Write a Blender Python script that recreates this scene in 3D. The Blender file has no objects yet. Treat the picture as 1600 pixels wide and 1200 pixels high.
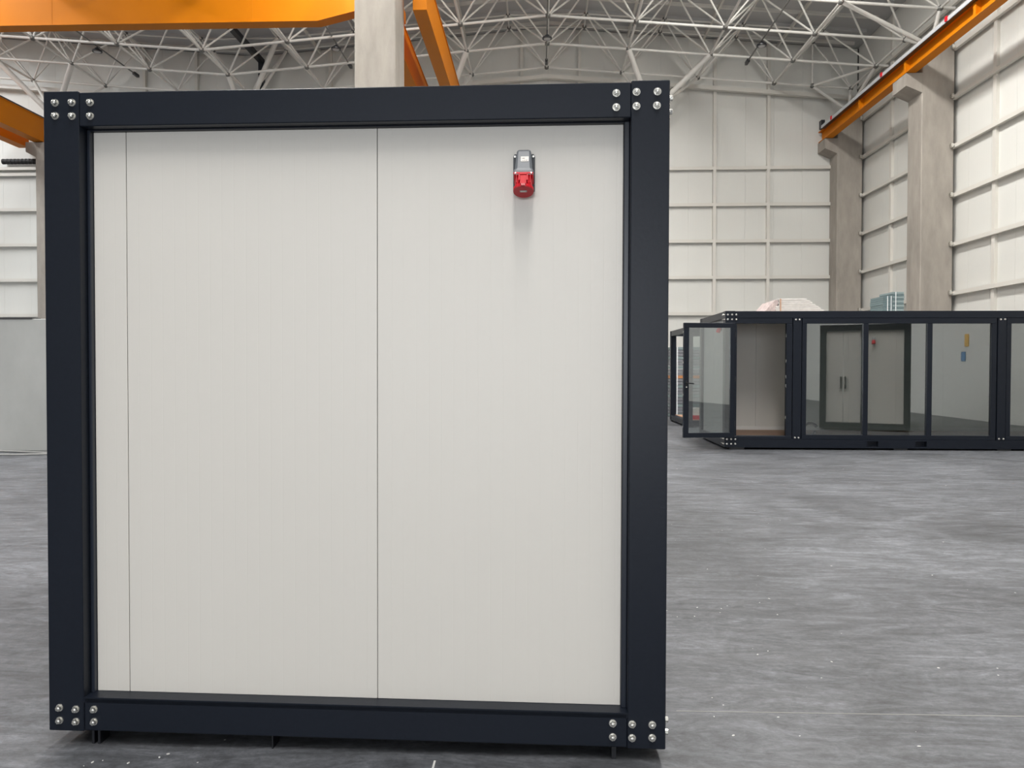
import bpy, bmesh, math, random
from mathutils import Vector, Matrix
random.seed(7)
S = bpy.context.scene
COL = S.collection
PI = math.pi
R = math.radians

# ------------------------------------------------------------------ camera
EYE = 1.543
cd = bpy.data.cameras.new('camera')
cam = bpy.data.objects.new('camera', cd)
COL.objects.link(cam)
cam.location = (0, 0, EYE)
cam.rotation_euler = (R(90 - 1.1458), 0, R(2.0045))
cd.sensor_width = 36
cd.lens = 27
cd.clip_end = 300
S.camera = cam

# ------------------------------------------------------------------ world, light, exposure
w = bpy.data.worlds.new('world')
S.world = w
w.use_nodes = True
w.node_tree.nodes['Background'].inputs[0].default_value = (0.75, 0.85, 1, 1)
w.node_tree.nodes['Background'].inputs[1].default_value = 0.6
S.view_settings.view_transform = 'Standard'
S.view_settings.look = 'None'
S.view_settings.gamma = 1
S.view_settings.use_curve_mapping = False
S.view_settings.exposure = 0.0

def area(name, loc, rot, sx, sy, power, color):
    l = bpy.data.lights.new(name, 'AREA')
    l.shape = 'RECTANGLE'
    l.size, l.size_y = sx, sy
    l.energy = power
    l.color = color
    o = bpy.data.objects.new(name, l)
    COL.objects.link(o)
    o.location = loc
    o.rotation_euler = rot
    return o
# roof light strips (daylight through the roof) and the open gate behind the photographer
ROOF = (1, 0.975, 0.94)
area('roof_light', (0.3, -3, 15.0), (0, 0, 0), 1.4, 8, 1900, ROOF)
area('roof_light', (5.6, -8, 14.75), (0, 0, 0), 1.4, 18, 420, ROOF)
area('roof_light', (-5.2, -8, 14.75), (0, 0, 0), 1.4, 18, 380, ROOF)
area('roof_light', (5.6, 15, 14.75), (0, 0, 0), 1.4, 16, 3700, ROOF)
area('roof_light', (-5.2, 15, 14.75), (0, 0, 0), 1.4, 16, 2400, ROOF)
area('roof_light', (-18.0, 10, 14.75), (0, 0, 0), 1.6, 26, 3300, (0.96, 0.98, 1))
area('roof_light', (-25.0, 22, 14.9), (0, 0, 0), 2.5, 14, 2000, (0.96, 0.98, 1))
area('gate_daylight', (-3, -23.6, 3.2), (R(90), 0, 0), 14, 6, 1950, (0.95, 0.975, 1))

# ------------------------------------------------------------------ materials
def mat(name, col, rough=0.5, metal=0.0, spec=0.5, noise=None, bump=None, fn=None):
    m = bpy.data.materials.new(name)
    m.use_nodes = True
    nt = m.node_tree
    b = nt.nodes['Principled BSDF']
    b.inputs['Base Color'].default_value = (*col, 1)
    b.inputs['Roughness'].default_value = rough
    b.inputs['Metallic'].default_value = metal
    b.inputs['Specular IOR Level'].default_value = spec
    tc = nt.nodes.new('ShaderNodeTexCoord')
    def N(t, **k):
        n = nt.nodes.new(t)
        for a, v in k.items():
            setattr(n, a, v)
        return n
    L = nt.links.new
    if noise:                                  # (scale vector, strength, detail)
        sc, amt, det = noise
        mp = N('ShaderNodeMapping')
        mp.inputs['Scale'].default_value = sc
        L(tc.outputs['Object'], mp.inputs[0])
        nz = N('ShaderNodeTexNoise')
        nz.inputs['Scale'].default_value = 1
        nz.inputs['Detail'].default_value = det
        nz.inputs['Roughness'].default_value = 0.6
        L(mp.outputs[0], nz.inputs['Vector'])
        rp = N('ShaderNodeValToRGB')
        rp.color_ramp.elements[0].position = 0.3
        rp.color_ramp.elements[1].position = 0.7
        rp.color_ramp.elements[0].color = (*[c * (1 - amt) for c in col], 1)
        rp.color_ramp.elements[1].color = (*[min(1, c * (1 + amt)) for c in col], 1)
        L(nz.outputs[0], rp.inputs[0])
        L(rp.outputs[0], b.inputs['Base Color'])
        if bump:
            bp = N('ShaderNodeBump')
            bp.inputs['Strength'].default_value = bump
            bp.inputs['Distance'].default_value = 0.01
            L(nz.outputs[0], bp.inputs['Height'])
            L(bp.outputs[0], b.inputs['Normal'])
    if fn:
        fn(nt, b, tc, N, L)
    return m

def ribs(axis, pitch, strength, width=0.12):
    """fine pressed ribs along one axis of the sheet, as relief"""
    def f(nt, b, tc, N, L):
        sp = N('ShaderNodeSeparateXYZ')
        L(tc.outputs['Object'], sp.inputs[0])
        d = N('ShaderNodeMath', operation='DIVIDE')
        d.inputs[1].default_value = pitch
        L(sp.outputs[axis], d.inputs[0])
        fr = N('ShaderNodeMath', operation='PINGPONG')
        fr.inputs[1].default_value = 0.5
        L(d.outputs[0], fr.inputs[0])
        mr = N('ShaderNodeMapRange')
        mr.interpolation_type = 'SMOOTHSTEP'
        mr.inputs['From Min'].default_value = 0
        mr.inputs['From Max'].default_value = width
        L(fr.outputs[0], mr.inputs['Value'])
        bp = N('ShaderNodeBump')
        bp.inputs['Strength'].default_value = strength
        bp.inputs['Distance'].default_value = 0.003
        L(mr.outputs[0], bp.inputs['Height'])
        L(bp.outputs[0], b.inputs['Normal'])
    return f

def floor_nodes(nt, b, tc, N, L):
    def noise(sx, sy, det, rough=0.6, dist=0.0, rot=0.0):
        mp = N('ShaderNodeMapping')
        mp.inputs['Rotation'].default_value = (0, 0, rot)
        mp.inputs['Scale'].default_value = (sx, sy, 1)
        L(tc.outputs['Object'], mp.inputs[0])
        n = N('ShaderNodeTexNoise')
        n.inputs['Scale'].default_value = 1
        n.inputs['Detail'].default_value = det
        n.inputs['Roughness'].default_value = rough
        n.inputs['Distortion'].default_value = dist
        L(mp.outputs[0], n.inputs['Vector'])
        return n.outputs[0]
    def ramp(src, stops):
        r = N('ShaderNodeValToRGB')
        e = r.color_ramp.elements
        e[0].position, e[0].color = stops[0][0], (*[stops[0][1]] * 3, 1)
        e[1].position, e[1].color = stops[-1][0], (*[stops[-1][1]] * 3, 1)
        for p, v in stops[1:-1]:
            x = e.new(p)
            x.color = (v, v, v, 1)
        L(src, r.inputs[0])
        return r.outputs[0]
    def mul(a, c):
        m = N('ShaderNodeMix', data_type='RGBA', blend_type='MULTIPLY')
        m.inputs[0].default_value = 1
        L(a, m.inputs[6])
        L(c, m.inputs[7])
        return m.outputs[2]
    big = ramp(noise(0.42, 0.5, 6, 0.6, 1.2), [(0.3, 0.6), (0.7, 1.42)])
    streak = ramp(noise(1.3, 5.2, 10, 0.76, 2.4, R(14)), [(0.32, 0.5), (0.5, 0.95), (0.68, 1.65)])
    swirl = ramp(noise(2.6, 3.4, 8, 0.7, 3.0, R(-25)), [(0.3, 0.74), (0.7, 1.28)])
    fine = ramp(noise(22, 34, 6, 0.8, 0.6), [(0.28, 0.62), (0.72, 1.45)])
    base = N('ShaderNodeRGB')
    base.outputs[0].default_value = (0.090, 0.0945, 0.1045, 1)
    c = mul(mul(mul(mul(base.outputs[0], big), streak), swirl), fine)
    # small pale specks and plaster crumbs trodden into the slab
    v = N('ShaderNodeTexVoronoi')
    v.inputs['Scale'].default_value = 9
    L(tc.outputs['Object'], v.inputs['Vector'])
    sz = noise(1.2, 1.2, 3)
    th = N('ShaderNodeMapRange')
    th.inputs['From Min'].default_value = 0.5
    th.inputs['From Max'].default_value = 0.8
    th.inputs['To Min'].default_value = 0.0
    th.inputs['To Max'].default_value = 0.16
    L(sz, th.inputs['Value'])
    lt = N('ShaderNodeMath', operation='LESS_THAN')
    L(v.outputs['Distance'], lt.inputs[0])
    L(th.outputs[0], lt.inputs[1])
    mx = N('ShaderNodeMix', data_type='RGBA')
    mx.inputs[7].default_value = (0.55, 0.55, 0.53, 1)
    L(lt.outputs[0], mx.inputs[0])
    L(c, mx.inputs[6])
    L(mx.outputs[2], b.inputs['Base Color'])
    rr = ramp(noise(0.7, 3, 4), [(0.3, 0.42), (0.7, 0.62)])
    L(rr, b.inputs['Roughness'])
    bp = N('ShaderNodeBump')
    bp.inputs['Strength'].default_value = 0.12
    bp.inputs['Distance'].default_value = 0.01
    L(fine, bp.inputs['Height'])
    L(bp.outputs[0], b.inputs['Normal'])

M = {}
M['floor'] = mat('polished_concrete', (0.25, 0.25, 0.26), 0.5, fn=floor_nodes)
M['navy'] = mat('anthracite_paint', (0.0090, 0.0122, 0.0200), 0.36, spec=.25, noise=((60, 60, 60), 0.06, 3), bump=0.03)
M['navy_profile'] = mat('dark_blue_profile', (0.016, 0.021, 0.033), 0.3)
M['cream'] = mat('cream_sheet', (0.70, 0.675, 0.63), 0.42, fn=ribs(0, 0.0502, 0.08, 0.06))
M['edge_white'] = mat('panel_edge', (0.8, 0.78, 0.75), 0.5)
M['wallsheet_x'] = mat('wall_sheet', (0.69, 0.69, 0.655), 0.5, fn=ribs(0, 0.11, 0.25, 0.15))
M['wallsheet_y'] = mat('wall_sheet_side', (0.69, 0.69, 0.655), 0.5, fn=ribs(1, 0.11, 0.25, 0.15))
M['offwhite'] = mat('offwhite_paint', (0.66, 0.64, 0.59), 0.4)
M['truss'] = mat('truss_paint', (0.70, 0.685, 0.645), 0.35)
M['node'] = mat('node_steel', (0.16, 0.16, 0.15), 0.4, 0.4)
M['deck'] = mat('roof_deck', (0.5, 0.5, 0.5), 0.6)
M['concrete'] = mat('cast_concrete', (0.335, 0.307, 0.272), 0.85, spec=.2, noise=((3, 3, 0.9), 0.16, 8), bump=0.25)
M['plinth'] = mat('plinth_concrete', (0.44, 0.445, 0.43), 0.75, noise=((0.8, 0.8, 0.5), 0.12, 8), bump=0.2)
M['orange'] = mat('crane_orange', (0.58, 0.178, 0.002), 0.5, spec=.12, noise=((0.4, 0.4, 0.4), 0.05, 2))
M['rail'] = mat('rail_grey', (0.58, 0.58, 0.60), 0.4, 0.2)
M['black'] = mat('black_steel', (0.010, 0.011, 0.015), 0.4)
M['rubber'] = mat('black_rubber', (0.018, 0.018, 0.018), 0.65)
M['zinc'] = mat('zinc_bolt', (0.72, 0.71, 0.67), 0.27, 0.9)
M['red'] = mat('red_plastic', (0.62, 0.004, 0.016), 0.45, spec=.3)
M['redlid'] = mat('red_lid', (0.46, 0.008, 0.018), 0.35)
M['grey_pl'] = mat('grey_plastic', (0.155, 0.168, 0.185), 0.4)
M['dgrey_pl'] = mat('dark_grey_plastic', (0.045, 0.048, 0.055), 0.45)
M['sticker'] = mat('white_sticker', (0.78, 0.76, 0.72), 0.5)
M['ink'] = mat('sticker_print', (0.22, 0.16, 0.14), 0.6)
M['lidlabel'] = mat('lid_label', (0.36, 0.34, 0.33), 0.5)
M['silicone'] = mat('white_sealant', (0.74, 0.74, 0.75), 0.5)
M['seam'] = mat('dark_seam', (0.05, 0.05, 0.052), 0.6)
M['wood'] = mat('brown_floor_board', (0.42, 0.25, 0.16), 0.5, noise=((2, 14, 2), 0.25, 5))
M['film'] = mat('wrapped_white', (0.52, 0.495, 0.48), 0.35, noise=((9, 9, 14), 0.12, 3))
M['pinkfilm'] = mat('wrapped_pink', (0.44, 0.36, 0.35), 0.4, noise=((14, 14, 14), 0.3, 2))
M['teal'] = mat('teal_board', (0.10, 0.145, 0.155), 0.5)
M['teal_l'] = mat('pale_teal_board', (0.20, 0.255, 0.26), 0.5)
M['greyboard'] = mat('grey_board', (0.19, 0.20, 0.22), 0.5)
M['plank'] = mat('raw_plank', (0.46, 0.20, 0.08), 0.6)
M['strap'] = mat('pale_strap', (0.66, 0.68, 0.70), 0.5)
M['shaded_greywall'] = mat('shaded_grey_sheet', (0.34, 0.345, 0.34), 0.45)  # end-wall grey, its shade put into the sheet colour
M['joint'] = mat('slab_joint', (0.10, 0.10, 0.105), 0.8)
M['pale_joint'] = mat('pale_slab_joint', (0.27, 0.27, 0.255), 0.8)
M['chalk'] = mat('chalk_line', (0.62, 0.62, 0.60), 0.9)
M['door_white'] = mat('white_door_leaf', (0.62, 0.60, 0.57), 0.45)
M['yellow'] = mat('yellow_sign', (0.75, 0.42, 0.03), 0.5)
M['blue'] = mat('blue_sign', (0.05, 0.20, 0.42), 0.5)
M['cable'] = mat('grey_cable', (0.34, 0.34, 0.33), 0.6)
M['lamp_glass'] = mat('lamp_diffuser', (0.42, 0.42, 0.42), 0.3)

g = bpy.data.materials.new('window_glass')
g.use_nodes = True
nt = g.node_tree
for n in list(nt.nodes):
    nt.nodes.remove(n)
out = nt.nodes.new('ShaderNodeOutputMaterial')
mx = nt.nodes.new('ShaderNodeMixShader')
tr = nt.nodes.new('ShaderNodeBsdfTransparent')
gl = nt.nodes.new('ShaderNodeBsdfGlossy')
lw = nt.nodes.new('ShaderNodeFresnel')
ad = nt.nodes.new('ShaderNodeMath')
ad.operation = 'MULTIPLY_ADD'
ad.inputs[1].default_value = 1.0
ad.inputs[2].default_value = 0.19
lw.inputs['IOR'].default_value = 1.5
tr.inputs[0].default_value = (0.74, 0.78, 0.77, 1)
gl.inputs['Roughness'].default_value = 0.015
nt.links.new(lw.outputs[0], ad.inputs[0])
nt.links.new(ad.outputs[0], mx.inputs[0])
nt.links.new(tr.outputs[0], mx.inputs[1])
nt.links.new(gl.outputs[0], mx.inputs[2])
nt.links.new(mx.outputs[0], out.inputs[0])
M['glass'] = g

# ------------------------------------------------------------------ mesh helpers
def box(bm, x0, x1, y0, y1, z0, z1, bev=0.0, mtx=None):
    vs = [bm.verts.new((x, y, z)) for x in (x0, x1) for y in (y0, y1) for z in (z0, z1)]
    fs = []
    for a in ((0, 1, 3, 2), (4, 6, 7, 5), (0, 4, 5, 1), (2, 3, 7, 6), (0, 2, 6, 4), (1, 5, 7, 3)):
        fs.append(bm.faces.new([vs[i] for i in a]))
    if bev:
        es = list({e for f in fs for e in f.edges})
        r = bmesh.ops.bevel(bm, geom=es, offset=bev, segments=1, affect='EDGES', profile=0.5)
        vs = [v for v in vs if v.is_valid] + [v for v in r['verts'] if v.is_valid]
        vs = list(dict.fromkeys(vs))
    if mtx is not None:
        bmesh.ops.transform(bm, matrix=mtx, verts=vs)
    return vs

def prism(bm, pts, axis, a, b):
    """closed outline pts (2-D) extruded along axis 0/1/2 from a to b"""
    def P(p, t):
        return {0: (t, p[0], p[1]), 1: (p[0], t, p[1]), 2: (p[0], p[1], t)}[axis]
    A = [bm.verts.new(P(p, a)) for p in pts]
    B = [bm.verts.new(P(p, b)) for p in pts]
    n = len(pts)
    bm.faces.new(A)
    bm.faces.new(B[::-1])
    for i in range(n):
        bm.faces.new((A[i], B[i], B[(i + 1) % n], A[(i + 1) % n]))
    return A + B

def tube(bm, a, b, r0, r1=None, seg=12, cap=True):
    a, b = Vector(a), Vector(b)
    r1 = r0 if r1 is None else r1
    q = (b - a).to_track_quat('Z', 'Y')
    A, B = [], []
    for i in range(seg):
        t = 2 * PI * i / seg
        d = q @ Vector((math.cos(t), math.sin(t), 0))
        A.append(bm.verts.new(a + d * r0))
        B.append(bm.verts.new(b + d * r1))
    for i in range(seg):
        bm.faces.new((A[i], A[(i + 1) % seg], B[(i + 1) % seg], B[i]))
    if cap:
        bm.faces.new(A[::-1])
        bm.faces.new(B)
    return A + B

def path_tube(bm, pts, r, seg=6):
    pts = [Vector(p) for p in pts]
    rings = []
    for i, p in enumerate(pts):
        d = (pts[min(i + 1, len(pts) - 1)] - pts[max(i - 1, 0)]).normalized()
        q = d.to_track_quat('Z', 'Y')
        rings.append([bm.verts.new(p + q @ Vector((math.cos(2 * PI * k / seg) * r, math.sin(2 * PI * k / seg) * r, 0))) for k in range(seg)])
    for a, b in zip(rings, rings[1:]):
        for k in range(seg):
            bm.faces.new((a[k], a[(k + 1) % seg], b[(k + 1) % seg], b[k]))
    bm.faces.new(rings[0][::-1])
    bm.faces.new(rings[-1])

def mesh_of(name, bm, m, smooth=False):
    bmesh.ops.recalc_face_normals(bm, faces=bm.faces)
    me = bpy.data.meshes.new(name)
    bm.to_mesh(me)
    bm.free()
    me.materials.append(M[m])
    if smooth:
        me.polygons.foreach_set('use_smooth', [True] * len(me.polygons))
        me.set_sharp_from_angle(angle=R(40))
    return me

def put(name, me, parent=None, mtx=None):
    o = bpy.data.objects.new(name, me)
    COL.objects.link(o)
    if parent is not None:
        o.parent = parent
    if mtx is not None:
        o.matrix_local = mtx
    return o

def obj(name, bm, m, parent=None, smooth=False):
    return put(name, mesh_of(name, bm, m, smooth), parent)

def bx(name, m, parent, *a, bev=0.0):
    bm = bmesh.new()
    box(bm, *a, bev=bev)
    return obj(name, bm, m, parent)

def tag(o, label, cat, group=None):
    o['label'] = label
    o['category'] = cat
    if group:
        o['group'] = group
    return o

def thing(name, label, cat, loc=(0, 0, 0), rot=(0, 0, 0), group=None):
    o = bpy.data.objects.new(name, None)
    o.empty_display_size = 0.2
    COL.objects.link(o)
    o.location = loc
    o.rotation_euler = rot
    return tag(o, label, cat, group)

def struct(o):
    o['kind'] = 'structure'
    return o

T = Matrix.Translation

# ------------------------------------------------------------------ the hall
XR, XV, XA, XL = 12.86, -11.7, 0.3, -36.3        # right wall, valley, ridge, left wall
YB, YF = 31.75, -24.0                            # back wall, wall behind the photographer
SL = 0.083
floor = struct(bx('floor', 'floor', None, XL, XR + .3, YF, YB + .3, -0.2, 0.0))
for (m, a) in (('pale_joint', (0.62, 12.8, 3.452, 3.458, 0.0, 0.0012)), ('joint', (-36, 12.8, 9.6, 9.612, 0.0, 0.0012)),
               ('chalk', (-0.412, -0.404, 2.2, 2.98, 0.0, 0.0012))):
    bx('joint', m, floor, *a)

def roof_z(x):
    ap = XA if x > XV else XV - 12
    return 15.52 - SL * abs(x - ap)
bm = bmesh.new()
xs = [XL, XV - 12, XV, XA, XR + .2]
prism(bm, [(x, roof_z(x)) for x in xs] + [(x, roof_z(x) + .18) for x in xs[::-1]], 1, YF, YB + .3)
ceiling = struct(obj('ceiling', bm, 'deck'))
for k in range(7):
    y = 31.2 - 1.125 * k
    for xa, xb in ((XV + .1, XA), (XA, 12.5), (XV - 12, XV - .1)):
        a, b = Vector((xa, y, roof_z(xa) - .06)), Vector((xb, y, roof_z(xb) - .06))
        bm = bmesh.new()
        d = (b - a)
        box(bm, 0, d.length, -.04, .04, -.06, .06)
        o = obj('purlin', bm, 'truss' if k % 2 == 0 else 'deck', ceiling)
        o.location = a
        o.rotation_euler = (0, -math.atan2(d.z, d.x), 0)
for xx in (-9.0, -6.0, -3.0, 3.6, 6.6, 9.6):
    bx('purlin', 'offwhite', ceiling, xx - .04, xx + .04, 20, 31.6, roof_z(xx) - .26, roof_z(xx) - .14)

# back wall: sheets, rails, posts
bm = bmesh.new()
xs = [XL, XV - 12, XV, XA, XR + .2]
prism(bm, [(XL, 0)] + [(XR + .2, 0)] + [(x, roof_z(x)) for x in xs[::-1]], 1, YB + .06, YB + .2)
wall_back = struct(obj('wall_back', bm, 'seam'))
x = -23.7
step = 1.146
while x < XR - .05:
    x1 = min(x + step, XR)
    bm = bmesh.new()
    pts = [(x + .0015, 0), (x1 - .0015, 0), (x1 - .0015, roof_z(x1) - .03)]
    if x < XA < x1:
        pts.append((XA, roof_z(XA) - .03))
    pts.append((x + .003, roof_z(x) - .03))
    prism(bm, pts, 1, YB, YB + .06)
    obj('wall_panel', bm, 'wallsheet_x', wall_back)
    x += step
GZ = [3.76 + 1.462 * k for k in range(6)]
def channel(bm, axis, a, b, u, v, wd, ht, t=.012, flip=1):
    """C-section rail: u/v centre in the cross plane, wd across, ht up"""
    p = [(-wd / 2, -ht / 2), (wd / 2, -ht / 2), (wd / 2, -ht / 2 + t), (-wd / 2 + t, -ht / 2 + t),
         (-wd / 2 + t, ht / 2 - t), (wd / 2, ht / 2 - t), (wd / 2, ht / 2), (-wd / 2, ht / 2)]
    prism(bm, [(u + flip * q[0], v + q[1]) for q in p], axis, a, b)
for z in GZ[:5]:
    for xa, xb in ((-3.0, 4.0), (4.7, 11.9), (-24, -20.4), (-19.4, -12)):
        bm = bmesh.new()
        channel(bm, 0, xa, xb, 31.63, EYE + (z - EYE) * 1.0087, .10, .13)
        obj('girt', bm, 'offwhite', wall_back)
for xp in (-16.4, -14.2, -8.6, -0.7, 1.65, 7.12, 9.28):
    bm = bmesh.new()
    box(bm, xp - .06, xp + .06, 31.57, 31.75, 0, roof_z(xp) - .1)
    obj('post', bm, 'offwhite', wall_back)
for x0_, x1_ in ((XV - 12, XV), (XV, XA), (XA, 12.6)):    # sloping edge beam under the gable truss
    bm = bmesh.new()
    z0, z1 = 13.32 - SL * abs(x0_ - (XA if x0_ >= XV else XV - 12)), 13.32 - SL * abs(x1_ - (XA if x1_ > XV else XV - 12))
    prism(bm, [(x0_, z0), (x1_, z1), (x1_, z1 + .16), (x0_, z0 + .16)], 1, 31.38, 31.56)
    obj('edge_beam', bm, 'offwhite', wall_back)

# right wall
wall_right = struct(bx('wall_right', 'seam', None, XR + .06, XR + .2, YF, YB + .2, 0, roof_z(XR)))
y = YB - .12
while y > 10:
    bx('wall_panel', 'wallsheet_y', wall_right, XR, XR + .06, y - 1.15 + .003, y - .003, 0, roof_z(XR) - .02)
    y -= 1.15
bx('wall_panel', 'wallsheet_y', wall_right, XR, XR + .06, YF, y, 0, roof_z(XR) - .02)
CY = [30.9, 24.2, 17.6, 11.0, 4.4]
RZ = [3.86 + 1.5 * k for k in range(6)]
for ya, yb in ((25.0, 30.95), (18.4, 24.25), (11.8, 17.65)):
    for z in RZ:
        bm = bmesh.new()
        channel(bm, 1, ya, yb, 12.74, z, .1, .12, flip=1)
        obj('girt', bm, 'offwhite', wall_right)
        bm = bmesh.new()                               # bolted clamp on the column face
        box(bm, 12.60, 12.80, yb - .10, yb - .055, z - .02, z + .06)
        box(bm, 12.60, 12.66, yb - .17, yb - .08, z - .05, z + .08)
        tube(bm, (12.63, yb - .20, z + .015), (12.63, yb - .13, z + .015), .05, seg=8)
        obj('clamp', bm, 'zinc', wall_right)
for z in (12.2, 12.75):
    bm = bmesh.new()
    channel(bm, 1, 10, 31.4, 12.74, z, .1, .1)
    obj('girt', bm, 'offwhite', wall_right)
for yp in (22.15, 28.55, 15.5):
    bx('post', 'offwhite', wall_right, 12.765, 12.86, yp - .075, yp + .075, 0, roof_z(12.8) - .1)

# the rest of the shell, behind and to the left of the photographer
wall_left = struct(bx('wall_left', 'wallsheet_y', None, XL - .2, XL, YF, YB + .2, 0, roof_z(XL)))
bm = bmesh.new()
prism(bm, [(XL, 0), (-10.5, 0), (-10.5, 6.4), (4.5, 6.4), (4.5, 0), (XR + .2, 0)] + [(x, roof_z(x)) for x in xs[::-1]], 1, YF - .15, YF)
wall_rear = struct(obj('wall_rear', bm, 'wallsheet_x'))

# low concrete wall seen at the left edge
lowwall = struct(bx('wall_low', 'plinth', None, -19, -8.55, 14.0, 14.22, 0, 2.47, bev=.01))
bx('coping', 'seam', lowwall, -19, -9.42, 13.985, 14.235, 2.47, 2.495)

# ------------------------------------------------------------------ space frame under the roof
frame = thing('roof_space_frame', 'off-white tubular space frame of struts and ball nodes under the whole roof', 'space frame', (0, 31, 13.6))
FI = T((0, -31, -13.6))
BR = [31.0 - 2.25 * k for k in range(17)]
TR = [31.0] + [31.0 - 1.125 - 2.25 * k for k in range(16)]
BXS = [XA + 3 * i for i in range(-8, 5)]
TXS = [XA + 1.5 + 3 * i for i in range(-8, 4)]
def ridge(x):
    return XA if x > XV else XV - 12
bz = lambda x: 13.6 - SL * abs(x - ridge(x))
tz = lambda x: 15.30 - SL * abs(x - ridge(x))
B = lambda i, k: Vector((BXS[i], BR[k], bz(BXS[i])))
U = lambda i, k: Vector((TXS[i], TR[k], tz(TXS[i])))
struts, nodes = [], []
for k in range(len(BR)):
    for i in range(len(BXS)):
        nodes.append((B(i, k), .1))
        if i + 1 < len(BXS):
            struts.append((B(i, k), B(i + 1, k), .046))
        if k + 1 < len(BR):
            struts.append((B(i, k), B(i, k + 1), .042))
for k in range(len(TR)):
    for i in range(len(TXS)):
        nodes.append((U(i, k), .09))
        if i + 1 < len(TXS):
            struts.append((U(i, k), U(i + 1, k), .033))
        if k + 1 < len(TR):
            struts.append((U(i, k), U(i, k + 1), .033))
        rows = (0,) if k == 0 else (k - 1, k)
        for kk in rows:
            if kk < len(BR):
                struts.append((U(i, k), B(i, kk), .033))
                struts.append((U(i, k), B(i + 1, kk), .033))
bi = lambda x: min(range(len(BXS)), key=lambda i: abs(BXS[i] - x))
ui = lambda x: min(range(len(TXS)), key=lambda i: abs(TXS[i] - x))
for hx, hz, a, b in ((4.335, 11.42, 3.3, 6.3), (-3.67, 11.53, -2.7, -5.7), (-19.18, 11.49, -17.7, -20.7)):
    h = Vector((hx, 30, hz))
    for xx in (a, b):
        struts.append((B(bi(xx), 1), h, .105))
        struts.append((B(bi(xx), 0), h, .06))
h = Vector((-11.6, 30, 11.3))
struts += [(B(bi(-11.7), 1), h, .09), (B(bi(-11.7), 0), h, .06), (U(ui(-10.2), 1), h, .1), (U(ui(-10.2), 0), h, .06)]
h = Vector((12.2, 30.95, 11.7))
e2 = Vector((10.8, 31, bz(10.8)))
nodes.append((e2, .1))
struts += [(e2, h, .06), (B(bi(12.3), 0), h, .06), (B(bi(12.3), 1), h, .07), (e2, U(ui(10.8), 0), .04), (e2, B(bi(12.3), 1), .05)]
for k in (1, 2, 3, 4):
    struts.append((B(bi(12.3), k), Vector((12.75, BR[k], bz(12.3))), .05))
for k in (3, 5):
    h = Vector((12.2, 24.6 if k == 3 else 18, 11.6))
    struts += [(B(bi(12.3), k), h, .06), (B(bi(9.3), k), h, .07), (B(bi(12.3), k - 1), h, .06)]
fw = Vector((-math.sin(R(2.0045)) * math.cos(R(1.1458)), math.cos(R(2.0045)) * math.cos(R(1.1458)), -math.sin(R(1.1458))))
rt = Vector((math.cos(R(2.0045)), math.sin(R(2.0045)), 0))
up = rt.cross(fw)
def seen(p):
    d = p - Vector((0, 0, EYE))
    z = d.dot(fw)
    if z < 1:
        return False
    px, py = 800 + 1200 * d.dot(rt) / z, 600 - 1200 * d.dot(up) / z
    if not (-5 < px < 1605 and -5 < py < 1205):
        return False
    if 67 < px < 1047 and py > 138:
        return False
    if px < 550 and py < 33:
        return False
    return True
def shown(s):
    a, b, r = s
    return sum(seen(a.lerp(b, t / 12)) for t in range(13)) / 13 * (b - a).length * r / max(1, (a + b).length)
order = sorted(struts, key=shown, reverse=True)
vis = [s for s in order[:285] if shown(s) > 0]
rest = [s for s in order if s not in vis]
bm = bmesh.new()
tube(bm, (0, 0, 0), (0, 0, 1), 1, seg=10, cap=False)
strut_me = mesh_of('strut', bm, 'truss', True)
bm = bmesh.new()
bmesh.ops.create_icosphere(bm, subdivisions=2, radius=1)
node_me = mesh_of('node', bm, 'node', True)
def strut_mtx(a, b, r):
    d = b - a
    return T(a) @ d.to_track_quat('Z', 'Y').to_matrix().to_4x4() @ Matrix.Diagonal((r, r, d.length, 1))
for a, b, r in vis:
    put('strut', strut_me, frame, FI @ strut_mtx(a, b, r))
bm = bmesh.new()
for a, b, r in rest:
    tube(bm, a + Vector((0, -31, -13.6)), b + Vector((0, -31, -13.6)), r, seg=6, cap=False)
rs = obj('strut_run', bm, 'truss', frame, True)
rs['kind'] = 'stuff'
far_nodes = []
for p, r in nodes:
    if seen(p):
        put('ball_node', node_me, frame, FI @ T(p) @ Matrix.Diagonal((r, r, r, 1)))

# ------------------------------------------------------------------ concrete columns
def column(label, x0, x1, y0, y1, top, corbels=()):
    c = thing('concrete_column', label, 'column', ((x0 + x1) / 2, (y0 + y1) / 2, 0))
    ox, oy = -(x0 + x1) / 2, -(y0 + y1) / 2
    bm = bmesh.new()
    box(bm, x0 + ox, x1 + ox, y0 + oy, y1 + oy, 0, top, bev=.025)
    obj('shaft', bm, 'concrete', c)
    for side, reach, z0, z1 in corbels:
        xe = x0 + ox if side < 0 else x1 + ox
        xt = xe + side * reach
        bm = bmesh.new()
        prism(bm, [(xe - side * .02, z0 - .22), (xt, z0), (xt, z1), (xe - side * .02, z1)], 1, y0 + oy + .0, y1 + oy)
        obj('corbel', bm, 'concrete', c)
    return c
column('concrete wall column at the far back corner of the hall', 11.76, 12.74, 30.9, 31.7, 11.6, ((-1, .48, 10.24, 10.63),))
column('concrete wall column on the right with the crane rail corbel, nearer than the corner column', 11.76, 12.74, 24.2, 25.1, 11.6, ((-1, .48, 10.24, 10.63),))
for yy in (17.6,):
    column('concrete wall column on the right wall, nearest to the camera', 11.76, 12.74, yy, yy + .9, 11.6, ((-1, .48, 10.24, 10.63),))
column('tall free-standing concrete column rising behind the white panelled container', -4.505, -3.50, 18.75, 20.0, 14.0)
column('concrete column at the left edge under the orange runway beam', -20.33, -19.46, 30.5, 31.36, 10.69, ((-1, .40, 10.3, 10.69),))

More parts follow.
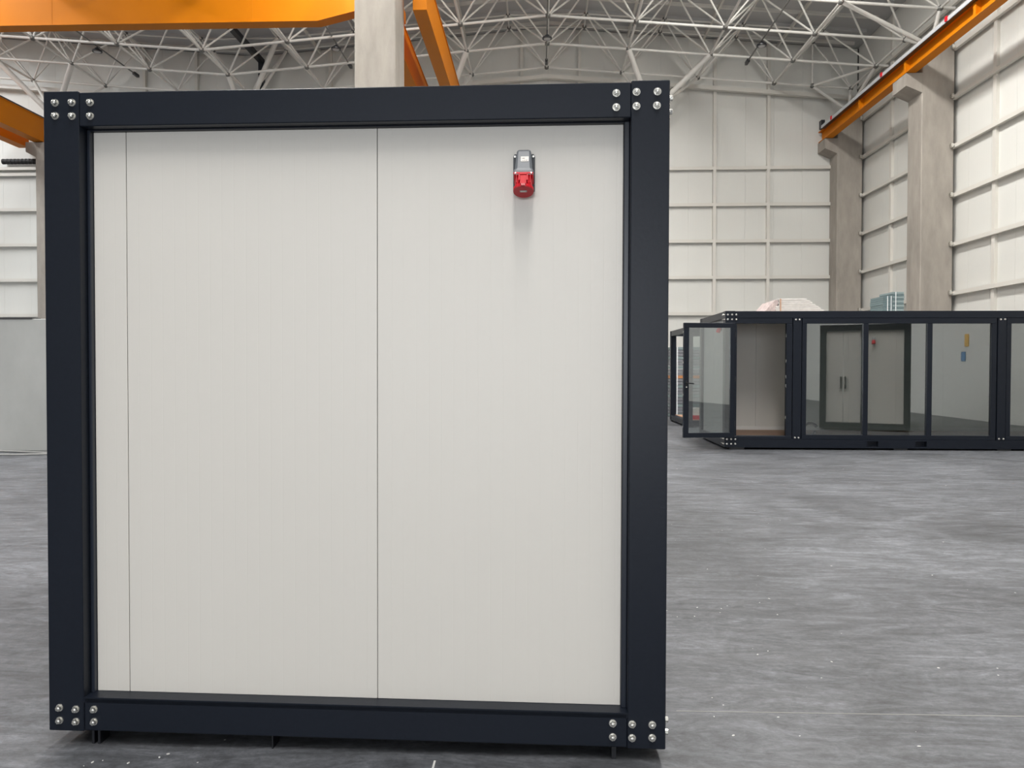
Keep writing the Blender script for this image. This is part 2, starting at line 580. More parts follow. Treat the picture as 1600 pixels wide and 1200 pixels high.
# ------------------------------------------------------------------ crane runways
def ibeam(t, y0, y1, x0, x1, z0, z1, stiff):
    oy = y0
    c = (x0 + x1) / 2
    f = .03
    bm = bmesh.new()
    prism(bm, [(x0, z0), (x1, z0), (x1, z0 + f), (c + .012, z0 + f), (c + .012, z1 - f), (x1, z1 - f), (x1, z1), (x0, z1), (x0, z1 - f), (c - .012, z1 - f), (c - .012, z0 + f), (x0, z0 + f)], 1, 0, y1 - y0)
    obj('beam', bm, 'orange', t)
    for s in stiff:
        for a, b in ((x0 + .005, c - .012), (c + .012, x1 - .005)):
            bx('stiffener', 'orange', t, a, b, s - oy - .06, s - oy + .06, z0 + f, z1 - f)
rw = thing('crane_runway_beam', 'orange crane runway beam with stiffeners along the right wall', 'beam', (0, 5, 0))
ibeam(rw, 5, 31.62, 11.27, 11.58, 10.64, 11.08, [20.5, 24.3, 27.7, 17, 13.5, 10])
bx('rail', 'rail', rw, 11.38, 11.47, 0, 26.3, 11.08, 11.13)
bx('cable_tray', 'rail', rw, 11.16, 11.255, 0, 26.0, 11.05, 11.16)
bx('tray_arm', 'black', rw, 11.17, 11.30, 0, 26.0, 11.025, 11.05)
for yy in (29.9, 25.6, 21.6, 18.2):
    bx('clip', 'red', rw, 11.13, 11.17, yy - 5, yy - 4.9, 11.06, 11.19)
bx('limit_switch', 'black', rw, 11.2, 11.34, 26.1, 26.35, 11.1, 11.42)

def box_girder(name, label, x0, x1, y0, y1, z0, z1, rail=True):
    t = thing(name, label, 'beam', ((x0 + x1) / 2, y0, z0))
    h = (x1 - x0) / 2
    bx('girder', 'orange', t, -h, h, 0, y1 - y0, 0, z1 - z0, bev=.006)
    bx('top_flange', 'orange', t, -h - .03, h + .03, 0, y1 - y0, z1 - z0, z1 - z0 + .02)
    if rail:
        bx('rail', 'rail', t, -.035, .035, 0, y1 - y0, z1 - z0 + .02, z1 - z0 + .07)
    return t
t = box_girder('crane_runway_girder', 'orange box girder running away to the right of the free-standing concrete column', -3.23, -2.87, 19.72, 31.6, 10.71, 11.64)
bm = bmesh.new()
tube(bm, (.19, 7.4, .62), (.24, 7.4, .62), .03, seg=8)
tube(bm, (.24, 7.4, .64), (.28, 7.4, .70), .05, seg=8)
obj('bracket_lug', bm, 'orange', t)
box_girder('crane_runway_girder', 'orange box girder peeking out close behind the free-standing concrete column', -4.38, -3.99, 20.3, 31.6, 10.71, 11.64)
t = box_girder('crane_runway_girder', 'orange box girder at the left edge with a dark rail along its top', -20.45, -20.02, 8, 31.6, 10.71, 11.62, False)
bx('rail', 'seam', t, .1, .22, 0, 23.4, .93, 1.0)
box_girder('crane_runway_girder', 'lower red-orange box girder at the left edge behind the other girder', -21.55, -21.12, 8, 31.3, 10.69, 11.3, False)

# travelling crane bridge
br = thing('crane_bridge', 'long orange crane bridge girder crossing the top left of the hall', 'crane', (-4.6, 22, 11.52))
def gz(bm, x0, x1):
    pass
segs = [(-15.6, -9.55), (-9.52, -3.66), (-3.63, 0.0)]
ZB, HT = 0.0, 1.15
TAP = -1.75
for i, (a, b) in enumerate(segs):
    bm = bmesh.new()
    if b < 0:
        pts = [(a, ZB), (b, ZB), (b, HT), (a, HT)] if i else [(a, ZB + .42), (a + 1.4, ZB), (b, ZB), (b, HT), (a, HT)]
    else:
        pts = [(a, ZB), (TAP, ZB), (b, ZB + .42), (b, HT), (a, HT)]
    prism(bm, pts, 1, 0, .36)
    obj('web_plate', bm, 'orange', br)
for a in (-9.535, -3.645):
    bx('weld_seam', 'orange', br, a - .02, a + .02, -.006, .366, ZB, HT)
bm = bmesh.new()
prism(bm, [(-15.6, ZB + .395), (-14.2, ZB - .025), (TAP, ZB - .025), (0, ZB + .395), (0, ZB + .42), (TAP, ZB), (-14.2, ZB), (-15.6, ZB + .42)], 1, -.03, .39)
obj('bottom_flange', bm, 'orange', br)
for xx in (-15.72, .42):
    bm = bmesh.new()
    box(bm, xx - .17, xx + .17, -.9, 1.2, .38, .70)
    for yy in (-.6, .95):
        tube(bm, (xx - .06, yy, .33), (xx + .06, yy, .33), .13, seg=14)
    obj('end_truck', bm, 'orange', br)

# ------------------------------------------------------------------ high-bay lamps with their conduits
def lamp(label, x, y, z, ztop, y0, y1):
    t = thing('high_bay_lamp', label, 'lamp', (x, y, z), group='high-bay lamps under the space frame')
    bm = bmesh.new()
    tube(bm, (0, 0, .0), (0, 0, .05), .17, .17, 20)
    tube(bm, (0, 0, .05), (0, 0, .13), .13, .07, 16)
    obj('housing', bm, 'black', t, True)
    bm = bmesh.new()
    tube(bm, (0, 0, -.012), (0, 0, 0), .112, .118, 20)
    obj('diffuser', bm, 'lamp_glass', t, True)
    bm = bmesh.new()
    tube(bm, (0, 0, .12), (0, 0, ztop - z), .022, seg=8)
    obj('stem', bm, 'black', t, True)
    bm = bmesh.new()
    tube(bm, (0, y0 - y, ztop - z), (0, y1 - y, ztop - z), .026, seg=8)
    obj('conduit', bm, 'node', t, True)
    bx('junction_box', 'black', t, -.05, .05, y1 - y - .35, y1 - y, ztop - z - .06, ztop - z + .05)
lamp('black round lamp over the far left, below the orange crane bridge', -15.7, 27.0, 12.80, 13.0, 24.5, 29.8)
lamp('black round lamp just left of the free-standing concrete column', -7.14, 27.0, 12.76, 13.0, 24, 29.2)
lamp('black round lamp hanging under the roof ridge', .28, 27.0, 13.02, 13.35, 24, 30)
lamp('black round lamp nearest to the right crane runway beam', 7.67, 27.0, 12.66, 12.85, 24, 29.0)

# black duct in the roof valley, small box on the back wall, roller tube at the left edge
bm = bmesh.new()
box(bm, -11.43, -11.22, 24, 31.3, 14.0, 14.18)
box(bm, -11.43, -11.22, 31.14, 31.34, 0, 14.1)
tag(obj('drain_pipe', bm, 'black'), 'black square drain pipe along the roof valley and down the back wall', 'pipe')
cb = thing('wall_camera', 'small white box with a black lens on the back wall beside the drain pipe', 'camera', (-12.05, 31.6, 12.9))
bx('body', 'offwhite', cb, -.09, .09, -.15, .1, -.12, .14, bev=.02)
bm = bmesh.new()
tube(bm, (0, -.17, .03), (0, -.14, .03), .055, seg=12)
obj('lens', bm, 'black', cb)
bx('conduit', 'offwhite', cb, -.02, .02, .0, .06, -3.2, -.12)
rt_ = thing('roller_tube', 'black ribbed roller tube high on the back wall at the left edge', 'roller', (-22.42, 31.55, 10.2))
bm = bmesh.new()
for i in range(24):
    tube(bm, (i * .08, 0, 0), (i * .08 + .08, 0, 0), .098 if i % 2 else .115, seg=12)
obj('ribbed_sleeve', bm, 'rubber', rt_)
bm = bmesh.new()
tube(bm, (1.93, 0, 0), (1.99, 0, 0), .155, seg=16)
obj('end_disc', bm, 'black', rt_)
tag(bx('tube_shelf', 'offwhite', None, -24, -20.4, 31.5, 31.7, 9.84, 9.96), 'pale steel rail on the back wall just below the roller tube', 'rail')

# ------------------------------------------------------------------ bolts
def bolt_mesh():
    bm = bmesh.new()
    tube(bm, (0, 0, 0), (0, -.0035, 0), .0155, .015, 18)
    tube(bm, (0, -.0035, 0), (0, -.006, 0), .0125, .0125, 14)
    a = tube(bm, (0, -.006, 0), (0, -.0155, 0), .0118, .0112, 6)
    tube(bm, (0, -.0155, 0), (0, -.0175, 0), .0085, .006, 12)
    return mesh_of('bolt', bm, 'zinc', True)
BOLT = bolt_mesh()
def bolts(parent, spots, rz=0.0, s=1.0):
    for i, (x, y, z) in enumerate(spots):
        put('bolt', BOLT, parent, T((x, y, z)) @ Matrix.Rotation(rz, 4, 'Z') @ Matrix.Rotation(i * .9 + .3, 4, 'Y') @ Matrix.Scale(s, 4))

# ------------------------------------------------------------------ the container in the foreground
W, H, D = 2.503, 2.6, 6.0
fc = thing('container_module', 'dark framed container with cream panels and a red socket filling the foreground', 'container',
           (-2.0067, 3.0524, 0.06), (0, .0029, -.02378))
PW, TB, BB = .148, .140, .138
for x0 in (0, W - PW):
    for y0 in (0, D - PW):
        bx('corner_post', 'navy', fc, x0, x0 + PW, y0, y0 + PW, 0, H, bev=.003)
for y0, y1 in ((.003, .12), (D - .12, D - .003)):
    bx('top_beam', 'navy', fc, PW, W - PW, y0, y1, H - TB, H - .005, bev=.003)
    bx('bottom_beam', 'navy', fc, PW, W - PW, y0, y1, .002, BB, bev=.004)
for x0, x1 in ((.003, .12), (W - .12, W - .003)):
    bx('side_beam', 'navy', fc, x0, x1, PW, D - PW, H - TB, H - .005, bev=.003)
    bx('side_beam', 'navy', fc, x0, x1, PW, D - PW, .002, BB, bev=.003)
# stepped inner profile round the recessed panels
ix0, ix1, iz0, iz1 = PW, W - PW, BB, H - TB
bx('inner_profile', 'navy_profile', fc, ix0, ix0 + .015, .05, .10, iz0, iz1, bev=.003)
bx('inner_profile', 'navy_profile', fc, ix1 - .022, ix1, .05, .10, iz0, iz1, bev=.003)
bx('inner_profile', 'navy', fc, ix0, ix1, .05, .10, iz1 - .005, iz1 + .001, bev=.002)
bx('sill', 'navy', fc, ix0, ix1, .003, .11, BB - .02, BB + .0015)
edges = [ix0 + .015, .302, 1.347, ix1 - .022]
PY = .072
for a, b in zip(edges, edges[1:]):
    o = bx('wall_panel', 'cream', fc, a + .0012, b - .0012, PY, PY + .06, iz0 + .0015, iz1 - .005, bev=.0015)
for a in edges[1:-1]:
    bx('panel_joint', 'seam', fc, a - .0012, a + .0012, PY + .004, PY + .05, iz0, iz1 - .005)
for x0 in (.05, W - .11):
    for k in range(5):
        y0 = PW + .02 + k * 1.13
        bx('wall_panel', 'cream', fc, x0, x0 + .06, y0, y0 + 1.127, BB, H - TB)
bx('wall_panel', 'cream', fc, PW, W - PW, D - .12, D - .06, BB, H - TB)
bx('roof_panel', 'offwhite', fc, .12, W - .12, .12, D - .12, H - .09, H - .03)
bx('floor_panel', 'navy', fc, .12, W - .12, .12, D - .12, .03, .10)
bolts(fc, [(.052, 0, 2.553), (.122, 0, 2.553), (.196, .003, 2.553), (.052, 0, 2.501), (.122, 0, 2.499), (.196, .003, 2.499)])
bolts(fc, [(W - .205, .003, 2.553), (W - .128, 0, 2.555), (W - .048, 0, 2.555), (W - .205, .003, 2.499), (W - .128, 0, 2.501), (W - .05, 0, 2.502)])
bolts(fc, [(.047, 0, .096), (.116, 0, .092), (.191, .003, .092), (.047, 0, .044), (.116, 0, .041), (.191, .003, .041)])
bolts(fc, [(W - .205, .003, .098), (W - .130, 0, .098), (W - .052, 0, .098), (W - .205, .003, .044), (W - .130, 0, .044), (W - .052, 0, .047)])
bolts(fc, [(W, yy, zz) for yy in (.045, .12) for zz in (2.545, 2.493, .1, .05)], rz=PI / 2)
for (a, b) in ((.17, .18), (.195, .205), (.925, .93), (W - .208, W - .19)):
    bx('foot_plate', 'black', fc, a, b, .02, .09, -.059, .004)
for a in (.05, W - .17):
    for yy in (.16, 2.9, D - .3):
        bx('foot', 'black', fc, a, a + .12, yy, yy + .12, -.06, .01)
bx('base_rail', 'black', fc, .32, W - .35, .10, .16, -.045, .01)

# red and grey industrial socket on the panel
sk = thing('industrial_socket', 'red and grey industrial power socket on the cream container panel', 'socket')
sk.parent = None
bpy.context.view_layer.update()
fcm = Matrix.Translation(fc.location) @ fc.rotation_euler.to_matrix().to_4x4()
sk.matrix_world = fcm @ T((1.940, PY, 2.2475))
bm = bmesh.new()
prism(bm, [(-.043, -.052), (.043, -.052), (.043, .084), (.038, .092), (.030, .092), (.024, .082), (-.024, .082), (-.030, .092), (-.038, .092), (-.043, .084)], 1, -.012, 0)
obj('back_plate', bm, 'dgrey_pl', sk)
bm = bmesh.new()                                       # tapering housing
def ring(bm, z, wx, y0, y1, ch):
    return [bm.verts.new(p) for p in ((-wx, y1, z), (-wx, y0 + ch, z), (-wx + ch, y0, z), (wx - ch, y0, z), (wx, y0 + ch, z), (wx, y1, z))]
rs_ = [ring(bm, .104, .024, -.030, -.008, .006), ring(bm, .096, .028, -.040, -.008, .007), ring(bm, .024, .034, -.066, -.008, .010),
       ring(bm, .013, .039, -.073, -.008, .006), ring(bm, -.004, .040, -.078, -.008, .004)]
for a, b in zip(rs_, rs_[1:]):
    for i in range(6):
        bm.faces.new((a[i], a[(i + 1) % 6], b[(i + 1) % 6], b[i]))
bm.faces.new(rs_[0][::-1])
bm.faces.new(rs_[-1])
obj('housing', bm, 'grey_pl', sk)
for s in (-1, 1):
    bm = bmesh.new()
    tube(bm, (s * .0365, -.012, .082), (s * .0365, -.016, .082), .0055, .0045, 10)
    obj('screw', bm, 'zinc', sk)
st = put('sticker', None, sk) if False else None
sm = T((.004, -.0525, .062)) @ Matrix.Rotation(R(-19.8), 4, 'X')
bm = bmesh.new()
box(bm, -.0155, .0155, -.0012, .0006, -.0115, .0115)
st = obj('sticker', bm, 'sticker', sk)
st.matrix_local = sm
for i, (a, b, z) in enumerate(((-.009, -.006, -.006), (-.003, .001, -.006), (.004, .0075, -.006), (.0085, .011, -.0055), (-.009, .0, .003))):
    bm = bmesh.new()
    box(bm, a, b, -.0016, -.0011, z - .0013, z + .0012)
    obj('print_mark', bm, 'ink', st)
# the socket body points down and a little outward
AX = Matrix.Rotation(R(-21), 4, 'X')
SB = T((0, -.040, -.004)) @ AX
def skpart(name, bm, m, smooth=False, parent=None):
    o = obj(name, bm, m, parent or sk, smooth)
    if parent is None:
        o.matrix_local = SB
    return o
bm = bmesh.new()
box(bm, -.039, .039, -.037, .036, -.013, -.001, bev=.003)
skpart('flange', bm, 'red')
bm = bmesh.new()
tube(bm, (0, 0, -.012), (0, 0, -.058), .0335, .0355, 32)
for i in range(-3, 4):
    box(bm, i * .009 - .001, i * .009 + .001, -.036, -.03, -.05, -.014)
skpart('barrel', bm, 'red', True)
bm = bmesh.new()
tube(bm, (0, 0, -.056), (0, 0, -.060), .0355, .0395, 32)
tube(bm, (0, 0, -.060), (0, 0, -.070), .0395, .0392, 32)
box(bm, -.008, .008, -.046, -.034, -.070, -.061)
lid = skpart('lid', bm, 'redlid', True)
bm = bmesh.new()
tube(bm, (0, 0, -.0560), (0, 0, -.0665), .0402, .0402, 32, cap=False)
skpart('lid_rim', bm, 'red', True)
bm = bmesh.new()
for s in (-1, 1):
    box(bm, s * .0155 - .0025, s * .0155 + .0025, -.047, -.032, -.046, -.016)
box(bm, -.018, .018, -.047, -.041, -.020, -.014)
box(bm, -.012, .012, -.044, -.034, -.060, -.022)
skpart('latch', bm, 'red')
bm = bmesh.new()
box(bm, -.014, .014, -.011, .000, -.0712, -.0699)
ll = skpart('lid_label', bm, 'lidlabel')
for i in range(3):
    bm = bmesh.new()
    box(bm, -.011, .011 - .004 * (i % 2), -.0095 + i * .0034, -.0082 + i * .0034, -.0716, -.0711)
    obj('print_mark', bm, 'sticker', ll)
for s in (-1, 1):
    bm = bmesh.new()
    tube(bm, (s * .031, -.034, -.008), (s * .031, -.0385, -.008), .0028, seg=8)
    skpart('flange_screw', bm, 'zinc')

# ------------------------------------------------------------------ the glazed container in the background
LC, HC, DC = 9.2, 2.6, 2.45
c2 = thing('glazed_container', 'long dark glazed container with open door at the right, in front of the back wall', 'container',
           (3.5364, 14.748, 0.04), (0, .0020, -.0118))
P2 = .185
for x0 in (0, LC - P2):
    for y0 in (0, DC - P2):
        bx('corner_post', 'navy', c2, x0, x0 + P2, y0, y0 + P2, 0, HC, bev=.004)
TB2, BB2 = .135, .165
for y0, y1 in ((.005, .14), (DC - .14, DC - .005)):
    bx('top_beam', 'navy', c2, P2, LC - P2, y0, y1, HC - TB2, HC - .004, bev=.004)
bx('bottom_beam', 'navy', c2, P2, LC - P2, DC - .14, DC - .005, .003, BB2)
pk = [2.665, 2.875, 3.56, 3.77]
bm = bmesh.new()                                       # front bottom beam with two open fork pockets
for a, b in ((P2, pk[0]), (pk[1], pk[2]), (pk[3], LC - P2)):
    box(bm, a, b, .005, .14, .003, BB2)
for a, b in ((pk[0], pk[1]), (pk[2], pk[3])):
    box(bm, a, b, .005, .14, .003, .035)
    box(bm, a, b, .005, .14, .135, BB2)
    box(bm, a, b, .10, .14, .035, .135)
obj('bottom_beam', bm, 'navy', c2)
for x0, x1 in ((.005, .14), (LC - .14, LC - .005)):
    bx('side_beam', 'navy', c2, x0, x1, P2, DC - P2, HC - TB2, HC - .004)
    bx('side_beam', 'navy', c2, x0, x1, P2, DC - P2, .003, BB2)
bx('roof_panel', 'offwhite', c2, .1, LC - .1, .1, DC - .1, HC - .10, HC - .04)
bx('floor_base', 'navy', c2, .12, LC - .12, .12, DC - .12, .03, .13)
for k in range(15):
    y0 = .13 + k * .147
    bx('floor_board', 'wood', c2, .12, LC - .12, y0, y0 + .143, .13, .165)
bx('skirting', 'edge_white', c2, .12, LC - .12, DC - .20, DC - .18, .165, .24)
# rear and side inner panels
x = P2
while x < LC - P2 - .1:
    x1 = min(x + 1.0, LC - P2)
    bx('wall_panel', 'cream', c2, x + .002, x1 - .002, DC - .18, DC - .11, .165, HC - .1)
    x = x1
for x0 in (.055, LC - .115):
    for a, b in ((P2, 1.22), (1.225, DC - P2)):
        bx('side_panel', 'shaded_greywall', c2, x0, x0 + .06, a + .002, b - .002, BB2, HC - TB2)
def lx(px):                                            # photo column -> position along the front
    return (px - 1132.5) / 81.9 * (1 + (px - 1132.5) * -0.0000155)
def bar(x0, x1, z0, z1, y0=.01, y1=.10, name='window_frame', m='navy', parent=c2, bev=.004):
    return bx(name, m, parent, x0, x1, y0, y1, z0, z1, bev=bev)
ZT, ZB2 = HC - TB2, BB2
def window_unit(x0, x1, mull):
    f = .085
    bar(x0, x1, ZT - .105, ZT)
    bar(x0, x1, ZB2, ZB2 + .085)
    bar(x0, x0 + f, ZB2 + .085, ZT - .105)
    bar(x1 - f, x1, ZB2 + .085, ZT - .105)
    cuts = [x0 + f]
    for a in mull:
        bar(a - .045, a + .045, ZB2 + .085, ZT - .105, name='mullion')
        cuts += [a - .045, a + .045]
    cuts.append(x1 - f)
    for i in range(0, len(cuts), 2):
        bx('pane', 'glass', c2, cuts[i], cuts[i + 1], .050, .058, ZB2 + .085, ZT - .105)
xw0, xw1 = lx(1251), lx(1547)
bar(lx(1237), lx(1250), ZB2, ZT, 0.005, .14, name='middle_post')
window_unit(xw0, xw1, (lx(1348.6), lx(1446)))
bar(lx(1548.5), lx(1561.5), ZB2, ZT, 0.005, .14, name='middle_post')
window_unit(lx(1562), LC - P2, (lx(1562) + 1.2, lx(1562) + 2.4))
# door frame and the leaf standing open
d0, d1 = lx(1147), lx(1236)
bar(d0 - .02, d1, ZT - .105, ZT, name='door_frame')
bar(d0 - .02, d0 + .045, ZB2, ZT - .105, name='door_frame')
bar(d1 - .11, d1, ZB2, ZT - .105, name='door_frame')
bar(d0 - .02, d1, ZB2, ZB2 + .06, .0, .16, name='threshold')
for z in (.55, 1.15, 1.32, 1.62, 2.1):
    bx('strike_plate', 'zinc', c2, d1 - .115, d1 - .108, .03, .05, z, z + .06)
leaf = thing('tmp', '', '')
leaf.name = 'door_leaf'
del leaf['label'], leaf['category']
leaf.parent = c2
leaf.location = (d0 - .012, -.012, ZB2 + .035)
leaf.rotation_euler = (0, 0, R(-171.5))
LW, LH = 1.0, 2.165
LY = (0.0, .06)
for a in ((0, LW, 0, .09), (0, LW, LH - .09, LH), (0, .09, .09, LH - .09), (LW - .10, LW, .09, LH - .09)):
    bx('leaf_frame', 'navy', leaf, a[0], a[1], LY[0], LY[1], a[2], a[3], bev=.004)
bx('pane', 'glass', leaf, .09, LW - .10, .026, .034, .09, LH - .09)
bm = bmesh.new()
for s, yy in ((1, .06), (-1, 0)):
    tube(bm, (LW - .05, yy, 1.03), (LW - .05, yy + s * .05, 1.03), .011, seg=8)
    tube(bm, (LW - .05, yy + s * .05, 1.03), (LW - .18, yy + s * .05, 1.02), .011, seg=8)
    box(bm, LW - .065, LW - .035, min(yy, yy + s * .008), max(yy, yy + s * .008), .93, 1.08)
obj('handle', bm, 'black', leaf, True)
bm = bmesh.new()
tube(bm, (LW - .05, .061, .955), (LW - .05, .072, .955), .013, seg=10)
obj('lock_cylinder', bm, 'zinc', leaf)
for z in (.2, .8, 1.4, 1.98):
    bx('latch_pin', 'zinc', leaf, LW, LW + .006, .02, .04, z, z + .03)
for z in (.25, 1.1, 1.95):
    bm = bmesh.new()
    tube(bm, (-.01, .03, z - .05), (-.01, .03, z + .05), .012, seg=8)
    obj('hinge', bm, 'black', leaf)
# bolts of the glazed container
bolts(c2, [(xx, 0, zz) for xx in (.045, .125) for zz in (2.53, 2.44, .16, .07)] + [(.205, .005, zz) for zz in (2.53, 2.44, .16, .07)], s=1.15)
bolts(c2, [(0, yy, zz) for yy in (.05, .12, .2) for zz in (2.53, 2.44, .16, .07)], rz=-PI / 2, s=1.15)
bolts(c2, [(lx(p), .005, z) for p in (1241, 1246.5, 1552, 1558.5) for z in (ZT - .03, ZB2 + .03)], s=1.15)
for xx in (.25, 3.3, 5.2, LC - .3):
    bx('foot', 'black', c2, xx - .13, xx + .13, .03, .2, -.04, .005)
    bx('foot', 'black', c2, xx - .13, xx + .13, DC - .2, DC - .03, -.04, .005)
# small socket on its end wall
s2 = thing('industrial_socket', 'small red socket high on the end wall of the glazed container behind the door glass', 'socket')
c2m = Matrix.Translation(c2.location) @ c2.rotation_euler.to_matrix().to_4x4()
s2.matrix_world = c2m @ T((.055, .55, 2.30)) @ Matrix.Rotation(-PI / 2, 4, 'Z')
bm = bmesh.new()
prism(bm, [(-.043, -.05), (.043, -.05), (.043, .05), (-.043, .05)], 1, -.012, 0)
obj('back_plate', bm, 'dgrey_pl', s2)
bm = bmesh.new()
prism(bm, [(-.01, .075), (-.04, .07), (-.078, 0), (-.01, 0)], 0, -.036, .036)
obj('housing', bm, 'grey_pl', s2)
bm = bmesh.new()
vs = tube(bm, (0, -.042, 0), (0, -.075, -.085), .037, .042, 18)
obj('barrel', bm, 'red', s2, True)
# black strap left on the floor behind the glass
bm = bmesh.new()
path_tube(bm, [(math.cos(t) * .13 * (1 + .25 * math.sin(2 * t)), .02 * math.sin(3 * t), .15 + math.sin(t) * .12) for t in [i * 2 * PI / 18 + .4 for i in range(17)]], .026, 6)
sp = obj('strap_coil', bm, 'rubber', None, True)
sp.matrix_world = c2m @ T((lx(1269), .22, .19))
tag(sp, 'black strap coil lying inside the glazed container behind its left window pane', 'strap')
bm = bmesh.new()
tube(bm, (0, 0, 0), (.16, 0, .02), .09, .07, 14)
bk = obj('roll', bm, 'film', None, True)
bk.matrix_world = c2m @ T((lx(1255) - .16, .34, .258))
tag(bk, 'pale roll lying beside the black strap inside the glazed container', 'roll')

# stacks standing on the roof of the glazed container
ZR = .04 + HC - .04
ws = thing('board_stack', 'white film-wrapped board stack on the roof of the glazed container', 'stack', (5.16, 15.9, 2.602))
for k in range(9):
    sh = random.uniform(-.015, .015)
    x0 = -.52 if k < 5 else -.30
    bx('board', 'film', ws, -.46 + sh + .06 * (k // 5), .60 - .055 * k + sh, -.45, .45, .0 + k * .037, .034 + k * .037, bev=.004)
bm = bmesh.new()
prism(bm, [(-.74, 0), (-.47, 0), (-.40, .30), (-.47, .30)], 1, -.44, .44)
obj('wrapping', bm, 'pinkfilm', ws)
bx('edge_batten', 'wood', ws, -.02 - .36, .0 - .36, -.47, -.455, 0, .33)
ts = thing('board_stack', 'teal-grey strapped board stack on the roof of the glazed container by the column', 'stack', (7.02, 15.8, 2.602))
for k in range(11):
    z0 = .002 + k * .042
    sh = random.uniform(-.006, .006)
    if k < 9:
        bx('board', 'teal', ts, -.20 + sh, -.02, -.30, .3, z0, z0 + .038)
    bx('board', 'teal' if k % 2 else 'teal_l', ts, -.016 + sh, .21 + sh, -.29, .3, z0, z0 + .038)
for xx in (-.12, -.05, .04):
    bx('strap', 'strap', ts, xx - .006, xx + .006, -.315, -.306, 0, .38 if xx < 0 else .462)

# ------------------------------------------------------------------ bare container frame beyond
c3 = thing('open_container', 'bare open container frame with a brown floor behind the open glass door', 'container', (3.86, 20.2, .04), (0, 0, 0))
L3, D3 = 6.0, 2.6
for x0 in (0, L3 - .16):
    for y0 in (0, D3 - .16):
        bx('corner_post', 'navy', c3, x0, x0 + .16, y0, y0 + .16, 0, HC, bev=.004)
for z0, z1 in ((0, .15), (HC - .15, HC)):
    for y0 in (.01, D3 - .13):
        bx('long_beam', 'navy', c3, .16, L3 - .16, y0, y0 + .12, z0 + .002, z1 - .002)
    for x0 in (.01, L3 - .13):
        bx('cross_beam', 'navy', c3, x0, x0 + .12, .16, D3 - .16, z0 + .002, z1 - .002)
for k in range(8):
    bx('floor_board', 'wood', c3, .13, L3 - .13, .14 + k * .29, .14 + k * .29 + .284, .12, .155)
bx('foot', 'black', c3, .02, .2, .02, .2, -.04, 0.002)
bx('foot', 'black', c3, .02, .2, D3 - .2, D3 - .02, -.04, 0.002)
bx('foot', 'black', c3, L3 - .2, L3 - .02, .02, .2, -.04, 0.002)
bx('foot', 'black', c3, L3 - .2, L3 - .02, D3 - .2, D3 - .02, -.04, 0.002)
gs = thing('board_stack', 'tall grey strapped board stack behind the bare container frame', 'stack', (4.95, 25.4, 0))
for k in range(22):
    z0 = .005 + k * .102
    bx('board', 'plank' if k == 12 else ('greyboard' if k % 3 else 'teal_l'), gs, -.75, .75, -.5, .5, z0, z0 + .09, bev=.004)
for xx in (-.5, -.25, .3):
    bx('strap', 'strap', gs, xx - .02, xx + .02, -.515, -.502, 0, 2.24)
sc_ = thing('paint_can', 'small white and red bucket standing on the brown floor of the bare frame', 'bucket', (4.16, 20.62, .195))
bm = bmesh.new()
tube(bm, (0, 0, 0), (0, 0, .11), .15, .16, 16)
obj('base_band', bm, 'red', sc_, True)
bm = bmesh.new()
tube(bm, (0, 0, .11), (0, 0, .30), .135, .14, 16)
obj('body', bm, 'sticker', sc_, True)

# ------------------------------------------------------------------ a container beside the photographer, met only as a reflection in the glass
c4 = thing('container_module', 'dark framed container with white double doors, mirrored in the window panes', 'container', (8.0, 9.6, .04), (0, 0, R(203)))
L4, D4 = 2.05, 4.0
c4.location = (8.88, 10.6, .04)
for x0 in (0, L4 - .15):
    for y0 in (0, D4 - .15):
        bx('corner_post', 'navy', c4, x0, x0 + .15, y0, y0 + .15, 0, HC)
for z0, z1 in ((0, .15), (HC - .15, HC)):
    for y0 in (.005, D4 - .125):
        bx('end_beam', 'navy', c4, .15, L4 - .15, y0, y0 + .12, z0 + .002, z1 - .002)
    for x0 in (.005, L4 - .125):
        bx('side_beam', 'navy', c4, x0, x0 + .12, .15, D4 - .15, z0 + .002, z1 - .002)
bx('middle_post', 'navy', c4, 1.0, 1.10, .005, .12, .15, HC - .15)
for a in (1.11, 1.51):
    lf = bx('door_leaf', 'door_white', c4, a, a + .39, .05, .10, .16, HC - .16, bev=.004)
    bx('handle', 'black', lf, (a + .33 if a < 1.5 else a + .03), (a + .36 if a < 1.5 else a + .06), .0, .05, 1.0, 1.3)
bx('wall_panel', 'cream', c4, .15, 1.0, .07, .12, .15, HC - .15)
for x0 in (.05, L4 - .11):
    bx('side_panel', 'cream', c4, x0, x0 + .06, .15, D4 - .15, .15, HC - .15)
bx('roof_panel', 'offwhite', c4, .1, L4 - .1, .1, D4 - .1, HC - .1, HC - .03)
bx('floor_panel', 'navy', c4, .1, L4 - .1, .1, D4 - .1, -.04, .1)
s4 = thing('industrial_socket', 'red socket mirrored in the middle pane of the glazed container', 'socket')
c4m = Matrix.Translation(c4.location) @ c4.rotation_euler.to_matrix().to_4x4()
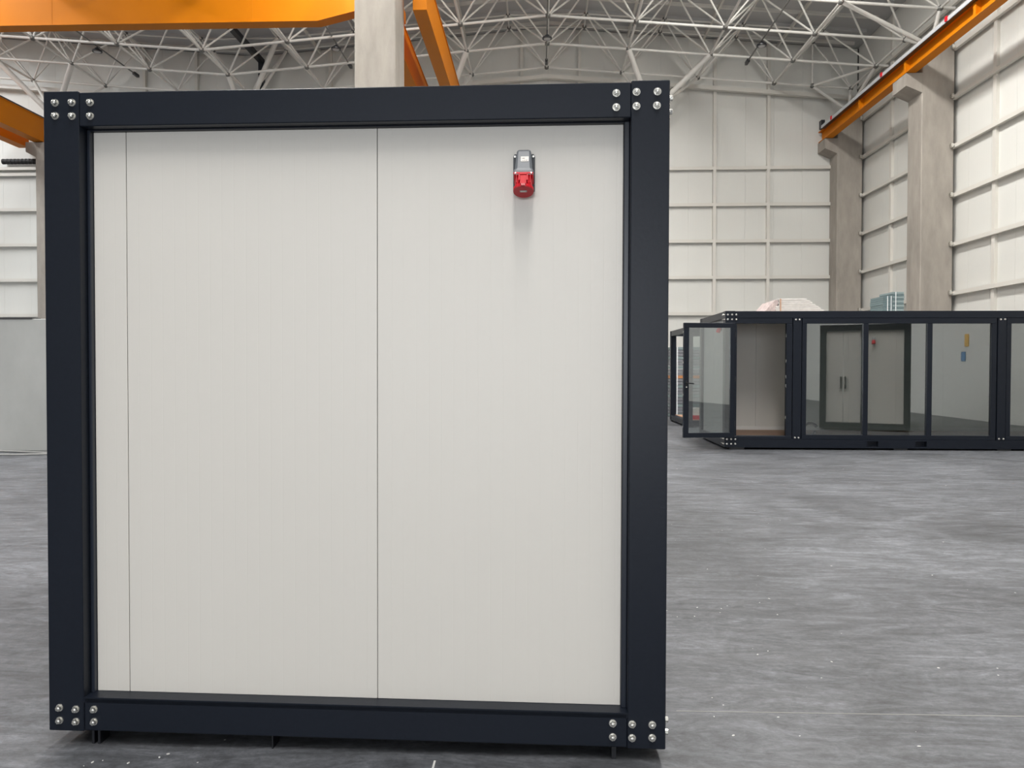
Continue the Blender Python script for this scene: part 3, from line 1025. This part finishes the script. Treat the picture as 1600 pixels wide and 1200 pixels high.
s4.matrix_world = c4m @ T((.82, .07, 2.2))
bm = bmesh.new()
prism(bm, [(-.01, .075), (-.04, .07), (-.078, 0), (-.01, 0)], 0, -.036, .036)
box(bm, -.045, .045, -.012, 0, -.05, .05)
obj('housing', bm, 'grey_pl', s4)
bm = bmesh.new()
tube(bm, (0, -.042, 0), (0, -.075, -.085), .04, .045, 16)
obj('barrel', bm, 'red', s4, True)

# two plates on the right wall, met as reflections in the right-hand pane
tag(bx('wall_sign', 'yellow', None, XR - .02, XR - .002, 5.3, 5.52, 2.22, 2.6), 'yellow wall plate mirrored near the top of the right-hand window pane', 'sign')
tag(bx('wall_sign', 'blue', None, XR - .02, XR - .002, 5.1, 5.34, 1.78, 2.06), 'blue wall plate mirrored below the yellow one in the window pane', 'sign')

# crumbs of plaster trodden about on the slab
bm = bmesh.new()
for k in range(80):
    q = random.random()
    if q < .35:
        x, y = random.uniform(-2.0, -1.4), random.uniform(2.3, 2.98)
    elif q < .6:
        x, y = random.uniform(.7, 1.6), random.uniform(3.2, 5.2)
    else:
        x, y = random.uniform(.6, 6.5), random.uniform(3, 10)
    r = random.uniform(.002, .006)
    vs = bmesh.ops.create_icosphere(bm, subdivisions=1, radius=r)['verts']
    bmesh.ops.transform(bm, matrix=T((x, y, r * .3)) @ Matrix.Rotation(random.random() * 6, 4, 'Z') @ Matrix.Diagonal((1.6, .9, .4, 1)), verts=vs)
cr = obj('floor_crumbs', bm, 'chalk')
cr['kind'] = 'stuff'
tag(cr, 'pale plaster crumbs scattered over the grey concrete floor', 'crumbs')

# ------------------------------------------------------------------ loose cables at the foot of the low wall
for i, lab in enumerate(('loose grey cable hugging the foot of the low concrete wall', 'loose grey cable further out on the floor before the low concrete wall')):
    bm = bmesh.new()
    path_tube(bm, [(-13 + k * .34, 13.72 - .35 * i + .12 * math.sin(k * .9 + i * 1.7), .02) for k in range(14)], .018, 6)
    tag(obj('floor_cable', bm, 'cable', None, True), lab, 'cable', 'cables by the low wall')

bpy.context.view_layer.update()
